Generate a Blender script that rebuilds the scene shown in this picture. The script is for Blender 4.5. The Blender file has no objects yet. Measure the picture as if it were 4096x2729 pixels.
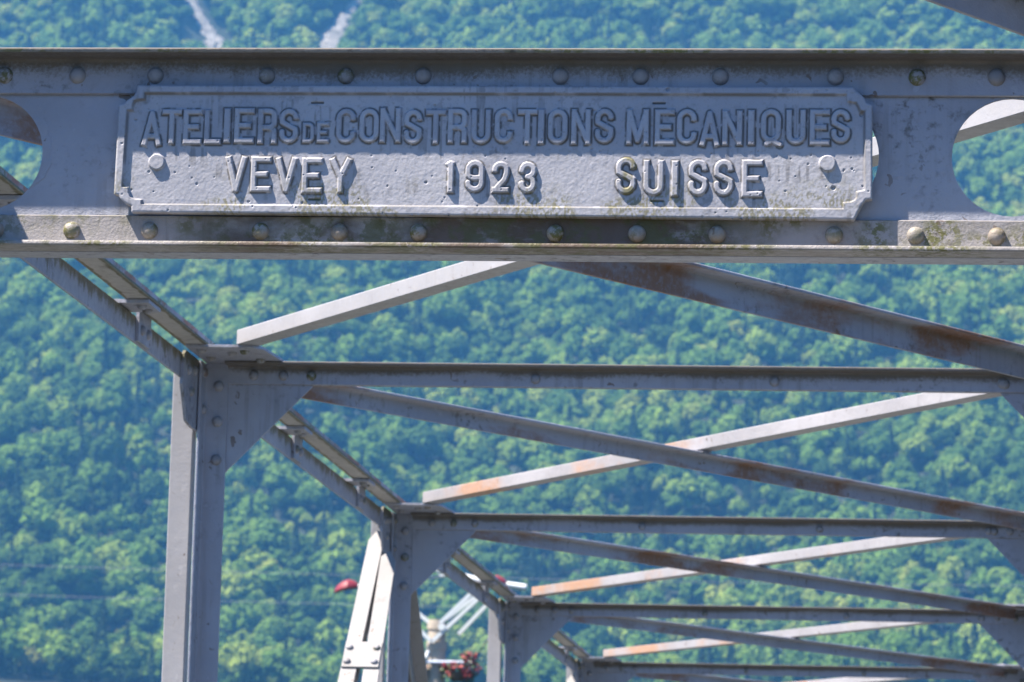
import bpy, bmesh, math, random
import numpy as np
from mathutils import Vector, Matrix
from mathutils.geometry import tessellate_polygon

random.seed(7)
SC = bpy.context.scene
COL = SC.collection

# ------------------------------------------------------------------ camera
EYE = Vector((0.0, 0.0, 1.6))
CAM_R = Vector((0.99376793, 0.10833943, 0.02622715))
CAM_U = Vector((-0.0095908, -0.15131077, 0.98843971))
CAM_F = Vector((-0.11105544, 0.98253123, 0.14932873))
cam = bpy.data.cameras.new('camera')
cam.sensor_width = 36.0
cam.sensor_fit = 'HORIZONTAL'
cam.lens = 139.465
cam.clip_start = 0.1
cam.clip_end = 8000
cam.dof.use_dof = True
cam.dof.focus_distance = 7.15
cam.dof.aperture_fstop = 17.0
camo = bpy.data.objects.new('camera', cam)
COL.objects.link(camo)
m = Matrix((CAM_R, CAM_U, -CAM_F)).transposed().to_4x4()
m.translation = EYE
camo.matrix_world = m
SC.camera = camo

# ------------------------------------------------------------------ light
TO_SUN = Vector((-0.54, -0.245, 1.0)).normalized()
world = bpy.data.worlds.new('World')
SC.world = world
world.use_nodes = True
wn = world.node_tree
bg = wn.nodes['Background']
sky = wn.nodes.new('ShaderNodeTexSky')
sky.sky_type = 'NISHITA'
sky.sun_disc = False
sky.sun_elevation = math.asin(TO_SUN.z)
sky.sun_rotation = math.atan2(TO_SUN.x, TO_SUN.y)
sky.altitude = 400
sky.dust_density = 0.3
sky.ozone_density = 2.5
tint = wn.nodes.new('ShaderNodeMix')          # deep clear blue of mountain air
tint.data_type = 'RGBA'
tint.blend_type = 'MULTIPLY'
tint.inputs['Factor'].default_value = 1.0
tint.inputs['B'].default_value = (0.62, 0.92, 1.30, 1)
wn.links.new(sky.outputs[0], tint.inputs['A'])
wn.links.new(tint.outputs['Result'], bg.inputs[0])
bg.inputs[1].default_value = 0.05
sun = bpy.data.lights.new('sun', 'SUN')
sun.energy = 5.0
sun.angle = math.radians(0.53)
sun.color = (1.0, 0.90, 0.78)
suno = bpy.data.objects.new('sun', sun)
COL.objects.link(suno)
suno.rotation_euler = TO_SUN.to_track_quat('Z', 'Y').to_euler()
suno.location = (-60, -30, 120)

SC.view_settings.view_transform = 'Standard'
SC.view_settings.look = 'None'
SC.view_settings.exposure = 2.0
SC.view_settings.gamma = 1.0
SC.cycles.volume_bounces = 0
SC.cycles.max_bounces = 6
SC.cycles.diffuse_bounces = 3
SC.cycles.use_denoising = True


# ------------------------------------------------------------------ materials
class NT:
    """small node-tree helper"""
    def __init__(self, name):
        self.mat = bpy.data.materials.new(name)
        self.mat.use_nodes = True
        self.t = self.mat.node_tree
        self.t.nodes.clear()

    def n(self, kind, **kw):
        nd = self.t.nodes.new('ShaderNode' + kind)
        for k, v in kw.items():
            setattr(nd, k, v)
        return nd

    def l(self, a, b):
        self.t.links.new(a, b)

    def val(self, sock, v):
        if hasattr(v, 'is_output') or hasattr(v, 'links'):
            self.l(v, sock)
        else:
            sock.default_value = v

    def noise(self, vec, scale, detail=4, rough=0.55, dist=0.0):
        nd = self.n('TexNoise')
        self.val(nd.inputs['Vector'], vec)
        nd.inputs['Scale'].default_value = scale
        nd.inputs['Detail'].default_value = detail
        nd.inputs['Roughness'].default_value = rough
        nd.inputs['Distortion'].default_value = dist
        return nd.outputs['Fac']

    def ramp(self, v, a, b, lo=0.0, hi=1.0):
        nd = self.n('MapRange')
        nd.interpolation_type = 'SMOOTHSTEP'
        self.val(nd.inputs['Value'], v)
        self.val(nd.inputs['From Min'], a)
        self.val(nd.inputs['From Max'], b)
        nd.inputs['To Min'].default_value = lo
        nd.inputs['To Max'].default_value = hi
        return nd.outputs['Result']

    def math(self, op, a, b=0.0):
        nd = self.n('Math', operation=op)
        self.val(nd.inputs[0], a)
        self.val(nd.inputs[1], b)
        return nd.outputs[0]

    def mix(self, f, a, b, blend='MIX'):
        nd = self.n('Mix', data_type='RGBA', blend_type=blend)
        self.val(nd.inputs['Factor'], f)
        self.val(nd.inputs['A'], a if not isinstance(a, tuple) else (*a, 1))
        self.val(nd.inputs['B'], b if not isinstance(b, tuple) else (*b, 1))
        return nd.outputs['Result']

    def vmul(self, vec, s):
        nd = self.n('VectorMath', operation='MULTIPLY')
        self.l(vec, nd.inputs[0])
        nd.inputs[1].default_value = s
        return nd.outputs[0]

    def coords(self):
        """object coordinates shifted by a per-object random amount"""
        tc = self.n('TexCoord')
        oi = self.n('ObjectInfo')
        sh = self.math('MULTIPLY', oi.outputs['Random'], 37.0)
        va = self.n('VectorMath', operation='ADD')
        self.l(tc.outputs['Object'], va.inputs[0])
        self.l(sh, va.inputs[1])
        return va.outputs[0]

    def bsdf(self, color, rough, bump=None, metallic=0.0, spec=0.4):
        p = self.n('BsdfPrincipled')
        self.val(p.inputs['Base Color'], color if not isinstance(color, tuple) else (*color, 1))
        self.val(p.inputs['Roughness'], rough)
        p.inputs['Metallic'].default_value = metallic
        p.inputs['Specular IOR Level'].default_value = spec
        if bump is not None:
            h, st, d = bump
            b = self.n('Bump')
            b.inputs['Strength'].default_value = st
            b.inputs['Distance'].default_value = d
            self.l(h, b.inputs['Height'])
            self.l(b.outputs[0], p.inputs['Normal'])
        o = self.n('OutputMaterial')
        self.l(p.outputs[0], o.inputs['Surface'])
        return p


PAINT = (0.275, 0.283, 0.33)
MOSS = (0.085, 0.085, 0.018)
DIRT = (0.055, 0.047, 0.036)


def paint(name, base=PAINT, rust=0.0, rustcol=(0.33, 0.12, 0.035), rscale=(1, 1, 1), moss=0.0, dirt=0.35,
          bump=0.6, rough=0.5, topmoss_shade=None, moss_shade_col=(0.09, 0.08, 0.03), rustmix=0.92, leftrust=0.0, stainx=False, edgemoss=0.0):
    t = NT(name)
    c = t.coords()
    big = t.noise(c, 2.2, 5)
    fine = t.noise(c, 45, 5, 0.65)
    col = t.mix(t.ramp(big, 0.3, 0.7), tuple(x * 0.86 for x in base), tuple(x * 1.1 for x in base))
    # grey-brown grime in fine specks gathered into larger fields
    g = t.math('MULTIPLY', t.ramp(t.noise(c, 7, 4), 0.45, 0.72), t.ramp(fine, 0.5, 0.7))
    col = t.mix(t.math('MULTIPLY', g, dirt * 1.6), col, DIRT)
    # paint chips: lighter
    ch = t.ramp(t.noise(c, 28, 2, 0.4, 0.4), 0.7, 0.73)
    col = t.mix(t.math('MULTIPLY', ch, 0.25), col, tuple(min(1, x * 1.35) for x in base))
    # run-off streaks down upright faces and small dark chips
    gs = t.n('NewGeometry')
    st_ = t.noise(t.vmul(gs.outputs['Position'], (42, 42, 2.2)), 1.0, 4, 0.6)
    fld = t.ramp(t.noise(gs.outputs['Position'], 3.3, 3), 0.4, 0.65)
    col = t.mix(t.math('MULTIPLY', t.math('MULTIPLY', t.ramp(st_, 0.48, 0.68), fld), 0.5 * dirt + 0.1), col, (0.10, 0.086, 0.07))
    dk = t.math('MULTIPLY', t.ramp(t.noise(c, 34, 3, 0.55, 0.6), 0.655, 0.675), t.ramp(t.noise(c, 4, 3), 0.45, 0.6))
    col = t.mix(t.math('MULTIPLY', dk, 0.8), col, (0.11, 0.075, 0.055))
    if moss > 0:
        mz = t.math('MULTIPLY', t.ramp(t.noise(c, 5.5, 3), 0.56 - 0.16 * moss, 0.68 - 0.1 * moss),
                    t.ramp(t.noise(c, 70, 4, 0.7), 0.42, 0.56))
        col = t.mix(t.math('MULTIPLY', mz, 0.9), col, MOSS)
        br = t.ramp(t.noise(c, 3.1, 3), 0.52, 0.72)
        col = t.mix(t.math('MULTIPLY', br, 0.55 * moss), col, (0.16, 0.115, 0.08))
    if edgemoss:
        # moss creeping in from both edges of a flange's underside
        tl_ = t.n('TexCoord')
        sl_ = t.n('SeparateXYZ')
        t.l(tl_.outputs['Object'], sl_.inputs[0])
        ge = t.n('NewGeometry')
        sn_ = t.n('SeparateXYZ')
        t.l(ge.outputs['Normal'], sn_.inputs[0])
        ax_ = t.math('ADD', t.math('ABSOLUTE', sl_.outputs['X']), t.math('MULTIPLY', t.math('SUBTRACT', t.noise(t.vmul(ge.outputs['Position'], (60, 11, 60)), 1.0, 4), 0.5), 0.03))
        em = t.math('MULTIPLY', t.ramp(ax_, 0.0215, 0.027), t.ramp(t.math('ABSOLUTE', sn_.outputs['Z']), 0.4, 0.7))
        col = t.mix(t.math('MULTIPLY', em, edgemoss), col, (0.075, 0.065, 0.022))
    if stainx:
        # rust-brown run-off below the name plate
        gq = t.n('NewGeometry')
        sq = t.n('SeparateXYZ')
        t.l(gq.outputs['Position'], sq.inputs[0])
        w = t.math('MULTIPLY', t.ramp(sq.outputs['X'], -1.50, -1.28), t.ramp(sq.outputs['X'], -0.30, -0.52))
        sn = t.ramp(t.noise(t.vmul(c, (3, 3, 9)), 1.3, 5, 0.62, 0.6), 0.34, 0.52)
        col = t.mix(t.math('MULTIPLY', t.math('MULTIPLY', w, sn), 0.9), col, (0.075, 0.048, 0.03))
        sm = t.math('MULTIPLY', t.ramp(t.noise(c, 16, 5, 0.7), 0.47, 0.56), w)
        col = t.mix(t.math('MULTIPLY', sm, 0.7), col, (0.07, 0.07, 0.02))
    if rust > 0:
        rn = t.noise(t.vmul(c, rscale), 1.0, 5, 0.6)
        if leftrust:
            gp = t.n('NewGeometry')
            sp_ = t.n('SeparateXYZ')
            t.l(gp.outputs['Position'], sp_.inputs[0])
            rn = t.math('SUBTRACT', rn, t.math('MULTIPLY', t.math('ADD', sp_.outputs['X'], 1.0), leftrust))
        rm = t.ramp(rn, 0.60 - 0.16 * rust, 0.74 - 0.13 * rust)
        rm = t.math('MULTIPLY', rm, t.ramp(t.noise(c, 55, 4, 0.7), 0.22, 0.55, 0.35, 1.0))
        col = t.mix(t.math('MULTIPLY', rm, rustmix), col, rustcol)
    if topmoss_shade is not None:
        # green: moss drips from the top edge; brown: grime with corner shade painted in
        ztop, ln = topmoss_shade
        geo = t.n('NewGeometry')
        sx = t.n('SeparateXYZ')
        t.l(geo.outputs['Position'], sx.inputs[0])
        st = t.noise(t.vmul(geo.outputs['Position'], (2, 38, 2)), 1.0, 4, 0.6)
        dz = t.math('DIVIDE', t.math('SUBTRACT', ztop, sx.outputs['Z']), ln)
        v = t.math('SUBTRACT', t.math('MULTIPLY', st, 1.9 if moss_shade_col[2] < 0.05 else 1.5), t.math('ADD', dz, 0.25 if moss_shade_col[2] < 0.05 else 0.05))
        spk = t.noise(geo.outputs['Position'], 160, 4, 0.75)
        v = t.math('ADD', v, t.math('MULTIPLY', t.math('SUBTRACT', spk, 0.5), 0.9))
        col = t.mix(t.ramp(v, 0.0, 0.5, 0, 0.9), col, moss_shade_col)
    h = t.math('ADD', t.noise(c, 190, 3, 0.6), t.math('MULTIPLY', t.noise(c, 40, 3), 1.5))
    rg = t.ramp(fine, 0.2, 0.8, rough - 0.1, rough + 0.2)
    t.bsdf(col, rg, (h, bump, 0.0018), spec=0.35)
    return t.mat


M_PAINT = paint('grey_paint')
M_SHADE = paint('weathered_paint', moss=0.0, dirt=0.6)
M_MOSSY = paint('mossy_paint', base=(0.25, 0.235, 0.235), moss=0.8, dirt=0.8, stainx=True)
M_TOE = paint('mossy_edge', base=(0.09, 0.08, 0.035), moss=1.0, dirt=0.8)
M_CHORDU = paint('moss_edged_paint', base=(0.33, 0.32, 0.31), dirt=0.4, edgemoss=0.85)
M_RIVET = paint('rivet_paint', base=(0.235, 0.232, 0.25), moss=0.4, dirt=0.5, bump=0.4)
M_RIVMOSS = paint('mossy_rivet_paint', base=(0.25, 0.23, 0.21), moss=0.9, dirt=0.7, bump=0.5)
M_DIAG = paint('bleached_paint', base=(0.225, 0.222, 0.225), dirt=0.25, bump=0.25)
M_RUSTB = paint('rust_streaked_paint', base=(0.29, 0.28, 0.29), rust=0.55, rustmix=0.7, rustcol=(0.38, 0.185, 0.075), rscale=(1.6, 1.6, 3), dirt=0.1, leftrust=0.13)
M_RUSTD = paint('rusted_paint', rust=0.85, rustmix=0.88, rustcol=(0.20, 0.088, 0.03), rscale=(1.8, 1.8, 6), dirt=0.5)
M_WHITE = paint('pale_paint', base=(0.29, 0.285, 0.295), dirt=0.1, bump=0.25)
M_CHORD = paint('dripping_paint', dirt=0.5, topmoss_shade=(3.217, 0.055))
M_STRUT = paint('grime_shade_strut_paint', dirt=0.6, bump=0.6, topmoss_shade=(3.217, 0.038), moss_shade_col=(0.10, 0.085, 0.068))  # brown band under the flange: grime plus corner shade put into the colour
M_TOPLEG = paint('grime_shade_girder_paint', dirt=0.6, bump=0.6, topmoss_shade=(3.222, 0.055), moss_shade_col=(0.10, 0.085, 0.068))  # grime below the top flange, darkened further by painted corner shade
M_EDGE = paint('speckled_edge', base=(0.19, 0.17, 0.145), moss=0.6, dirt=1.0)
M_CHORDR = paint('rusted_chord_paint', base=(0.27, 0.26, 0.30), rust=0.8, rustcol=(0.25, 0.09, 0.045), rscale=(1, 4, 8), moss=0.35, dirt=0.5)


# ------------------------------------------------------------------ mesh helpers
W = {None: Vector((0, 0, 0))}


class MB:
    def __init__(self):
        self.v, self.f = [], []

    def add(self, verts, faces):
        o = len(self.v)
        self.v += [tuple(x) for x in verts]
        self.f += [[i + o for i in f] for f in faces]

    def prism(self, poly, P, Q, e1, e2):
        """closed 2-D profile (list of (a,b) along e1,e2) swept from P to Q"""
        P, Q, e1, e2 = Vector(P), Vector(Q), Vector(e1), Vector(e2)
        n = len(poly)
        vs = [P + e1 * a + e2 * b for a, b in poly] + [Q + e1 * a + e2 * b for a, b in poly]
        fs = [[i, (i + 1) % n, n + (i + 1) % n, n + i] for i in range(n)]
        tri = tessellate_polygon([[Vector((a, b, 0)) for a, b in poly]])
        fs += [list(t) for t in tri] + [[n + i for i in reversed(t)] for t in tri]
        self.add(vs, fs)

    def angle(self, P, Q, e1, e2, a, b, t, r=0.008, ch=0.0022):
        """rolled steel angle: heel at P->Q, legs along e1 (length a) and e2 (length b)"""
        arc = [(t + r - r * math.cos(x), t + r - r * math.sin(x)) for x in (math.radians(d) for d in (90, 67, 45, 23, 0))]
        poly = [(0.0008, 0), (a - ch, 0), (a, ch * 0.8), (a, t - ch), (a - ch * 0.6, t)] + arc + \
               [(t, b - ch * 0.6), (t - ch, b), (ch * 0.8, b), (0, b - ch), (0, 0.0008)]
        self.prism(poly, P, Q, e1, e2)

    def plate(self, pts, nrm, th, holes=()):
        """flat plate from 3-D outline, thickness th along nrm, optional hole loops"""
        loops = [[Vector(p) for p in pts]] + [[Vector(p) for p in h] for h in holes]
        flat = [p for lp in loops for p in lp]
        tri = tessellate_polygon(loops)
        n = len(flat)
        off = Vector(nrm) * th
        vs = flat + [p + off for p in flat]
        fs = [list(t) for t in tri] + [[n + i for i in reversed(t)] for t in tri]
        k = 0
        for lp in loops:
            m_ = len(lp)
            fs += [[k + i, k + (i + 1) % m_, n + k + (i + 1) % m_, n + k + i] for i in range(m_)]
            k += m_
        self.add(vs, fs)

    def box(self, lo, hi):
        x0, y0, z0 = lo
        x1, y1, z1 = hi
        self.add([(x0, y0, z0), (x1, y0, z0), (x1, y1, z0), (x0, y1, z0), (x0, y0, z1), (x1, y0, z1), (x1, y1, z1), (x0, y1, z1)],
                 [[0, 3, 2, 1], [4, 5, 6, 7], [0, 1, 5, 4], [1, 2, 6, 5], [2, 3, 7, 6], [3, 0, 4, 7]])

    def tube(self, pts, rad, n=10, rad2=None):
        pts = [Vector(p) for p in pts]
        rs = [rad + ((rad if rad2 is None else rad2) - rad) * i / max(1, len(pts) - 1) for i in range(len(pts))] if not isinstance(rad, (list, tuple)) else list(rad)
        vs = []
        for i, p in enumerate(pts):
            d = (pts[min(i + 1, len(pts) - 1)] - pts[max(i - 1, 0)]).normalized()
            u = d.orthogonal().normalized() if abs(d.z) > 0.95 else d.cross(Vector((0, 0, 1))).normalized()
            w = d.cross(u)
            vs += [p + (u * math.cos(2 * math.pi * k / n) + w * math.sin(2 * math.pi * k / n)) * rs[i] for k in range(n)]
        fs = []
        for i in range(len(pts) - 1):
            fs += [[i * n + k, i * n + (k + 1) % n, (i + 1) * n + (k + 1) % n, (i + 1) * n + k] for k in range(n)]
        fs += [list(range(n))[::-1], [(len(pts) - 1) * n + k for k in range(n)]]
        self.add(vs, fs)

    def build(self, name, mat, parent=None, mirror=None, origin=None, smooth=True):
        vs = np.array(self.v, dtype=float)
        if mirror is not None:
            vs[:, 0] = mirror - vs[:, 0]
        c = Vector(((vs.min(0) + vs.max(0)) / 2).tolist()) if origin is None else Vector(origin)
        vs = vs - np.array(c)
        me = bpy.data.meshes.new(name)
        me.from_pydata(vs.tolist(), [], self.f)
        bm = bmesh.new()
        bm.from_mesh(me)
        bmesh.ops.recalc_face_normals(bm, faces=bm.faces)
        bm.to_mesh(me)
        bm.free()
        if smooth:
            me.shade_smooth()
            me.set_sharp_from_angle(angle=math.radians(32))
        me.materials.append(mat)
        return link(name, me, parent, c)


def link(name, me, parent, world_loc, rot=None):
    o = bpy.data.objects.new(name, me)
    COL.objects.link(o)
    if parent is not None:
        o.parent = parent
    o.location = Vector(world_loc) - W[parent]
    if rot is not None:
        o.rotation_euler = rot
    W[o] = Vector(world_loc)
    return o


def tag(o, label=None, cat=None, group=None, kind=None):
    if label:
        o['label'] = label
    if cat:
        o['category'] = cat
    if group:
        o['group'] = group
    if kind:
        o['kind'] = kind
    return o


# ------------------------------------------------------------------ the bridge
ZO = 1.6                       # eye height; steelwork heights below are given above the eye
MIR = -1.708                   # x -> MIR - x swaps the two trusses
XW, XE = -2.16, MIR + 2.16     # planes of the two trusses
NODE = [7.115 + 4.0 * k for k in range(-1, 7)]      # panel points along the bridge


def Z(z):
    return z + ZO


bridge = bpy.data.objects.new('truss_bridge', None)
COL.objects.link(bridge)
bridge.location = (-0.854, 7.115, 0)
W[bridge] = Vector(bridge.location)
tag(bridge, 'grey riveted steel truss bridge with rusty crossed overhead braces', 'bridge')


def rivet_mesh(name, r, h, mat):
    """snap head, axis +Z, base at z=0"""
    prof = [(r * 1.06, -0.001), (r * 1.0, 0.0012), (r * 0.96, h * 0.38), (r * 0.83, h * 0.66), (r * 0.62, h * 0.86), (r * 0.34, h * 0.97)]
    n = 20
    vs, fs = [], []
    for i, (a, z) in enumerate(prof):
        vs += [(a * math.cos(2 * math.pi * k / n), a * math.sin(2 * math.pi * k / n), z) for k in range(n)]
    for i in range(len(prof) - 1):
        fs += [[i * n + k, i * n + (k + 1) % n, (i + 1) * n + (k + 1) % n, (i + 1) * n + k] for k in range(n)]
    vs.append((0, 0, h))
    fs += [[(len(prof) - 1) * n + k, (len(prof) - 1) * n + (k + 1) % n, len(vs) - 1] for k in range(n)]
    me = bpy.data.meshes.new(name)
    me.from_pydata(vs, [], fs)
    me.shade_smooth()
    me.materials.append(mat)
    return me


R_BIG = rivet_mesh('rivet', 0.0155, 0.0135, M_RIVET)
R_MOSS = rivet_mesh('rivet', 0.0160, 0.0145, M_RIVMOSS)
R_MID = rivet_mesh('rivet', 0.0140, 0.0115, M_RIVET)
FRONT = (math.pi / 2, 0, 0)        # head towards -Y
DOWN = (math.pi, 0, 0)
RIGHT = (0, math.pi / 2, 0)
LEFT = (0, -math.pi / 2, 0)


def rivet(parent, loc, rot=FRONT, me=None):
    r = list(rot)
    j = random.uniform(-0.07, 0.07)
    return link('rivet', me or R_MID, parent, loc, (r[0] + j, r[1] + random.uniform(-0.07, 0.07), r[2]))


# --- portal girder: web plate with round holes between two pairs of angles
Y0 = 7.115
XA, XB = -2.085, MIR + 2.085
wy = Y0 + 0.0705
mb = MB()


def circle_xz(cx, cz, r, y, n=40):
    return [(cx + r * math.cos(2 * math.pi * k / n), y, cz + r * math.sin(2 * math.pi * k / n)) for k in range(n)]


def hole(px, dz=0.0):
    # hole centres measured along the girder
    return circle_xz(px, Z(1.441 + dz), 0.110, wy)


mb.plate([(XA - 0.06, wy, Z(1.258)), (XB + 0.06, wy, Z(1.258)), (XB + 0.06, wy, Z(1.624)), (XA - 0.06, wy, Z(1.624))], (0, 1, 0), 0.007,
         [hole(x) for x in (-1.8203, -1.4608, -1.0529, -0.6504, -0.2527, 0.1003)])
girder = mb.build('portal_girder', M_SHADE, bridge)
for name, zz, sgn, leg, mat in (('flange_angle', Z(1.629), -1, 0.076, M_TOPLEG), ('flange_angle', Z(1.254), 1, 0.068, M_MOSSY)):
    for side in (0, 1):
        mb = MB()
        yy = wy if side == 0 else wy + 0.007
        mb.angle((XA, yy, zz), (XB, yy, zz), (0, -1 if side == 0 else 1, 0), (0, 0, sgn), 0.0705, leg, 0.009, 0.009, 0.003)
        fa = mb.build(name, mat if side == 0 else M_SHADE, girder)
        if side == 0:
            fa.data.materials.append(M_EDGE if sgn < 0 else M_MOSSY)
            for pl in fa.data.polygons:
                if pl.normal.y < -0.7 and pl.center.y + W[fa].y < Y0 + 0.008:
                    pl.material_index = 1
ly = wy - 0.009
for x in (-1.787, -1.646, -1.497, -1.286, -1.1365, -0.990, -0.734, -0.583, -0.4355, -0.225, -0.075, 0.072):
    rivet(girder, (x + random.uniform(-.0015, .0015), ly, Z(1.5885)), FRONT, R_BIG)
for x in (-1.792, -1.646, -1.499, -1.288, -1.1395, -0.990, -0.735, -0.5855, -0.438, -0.223, -0.075, 0.073):
    rivet(girder, (x + random.uniform(-.0015, .0015), ly, Z(1.2925)), FRONT, R_MOSS)
# white-ish repair patch at the rim of the left hole
mb = MB()
pts = []
for k, a in enumerate(np.linspace(-38, 38, 12)):
    pts.append((-1.8203 + 0.1112 * math.cos(math.radians(a)), wy - 0.0012, Z(1.441) + 0.1112 * math.sin(math.radians(a))))
for k, a in enumerate(np.linspace(30, -22, 9)):
    rr = 0.127 + 0.003 * math.sin(k * 2.3)
    pts.append((-1.8203 + rr * math.cos(math.radians(a)), wy - 0.0012, Z(1.441) + rr * math.sin(math.radians(a))))
mb.plate(pts, (0, 1, 0), 0.0012)
mb.build('repair_patch', M_PAINT, girder)

# --- struts between the trusses at every panel point behind the portal
strut_parts = {}
for k, yk in enumerate(NODE):
    if abs(yk - Y0) < 0.1:
        continue
    mb = MB()
    yv = yk + 0.065
    mb.angle((XA, yv, Z(1.6245)), (XB, yv, Z(1.6245)), (0, -1, 0), (0, 0, -1), 0.065, 0.060, 0.008, 0.008)
    mb.angle((XA, yv + 0.008, Z(1.6245)), (XB, yv + 0.008, Z(1.6245)), (0, 1, 0), (0, 0, -1), 0.065, 0.060, 0.008, 0.008)
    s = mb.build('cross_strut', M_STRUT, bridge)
    for x in (-1.192, -0.510, 0.155 if k % 2 else 0.14):
        rivet(s, (x, yv - 0.008, Z(1.588)))
    for x in (-2.008, -1.922, -1.841):
        for xx in (x, MIR - x):
            rivet(s, (xx, yv - 0.008, Z(1.590)))

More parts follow.
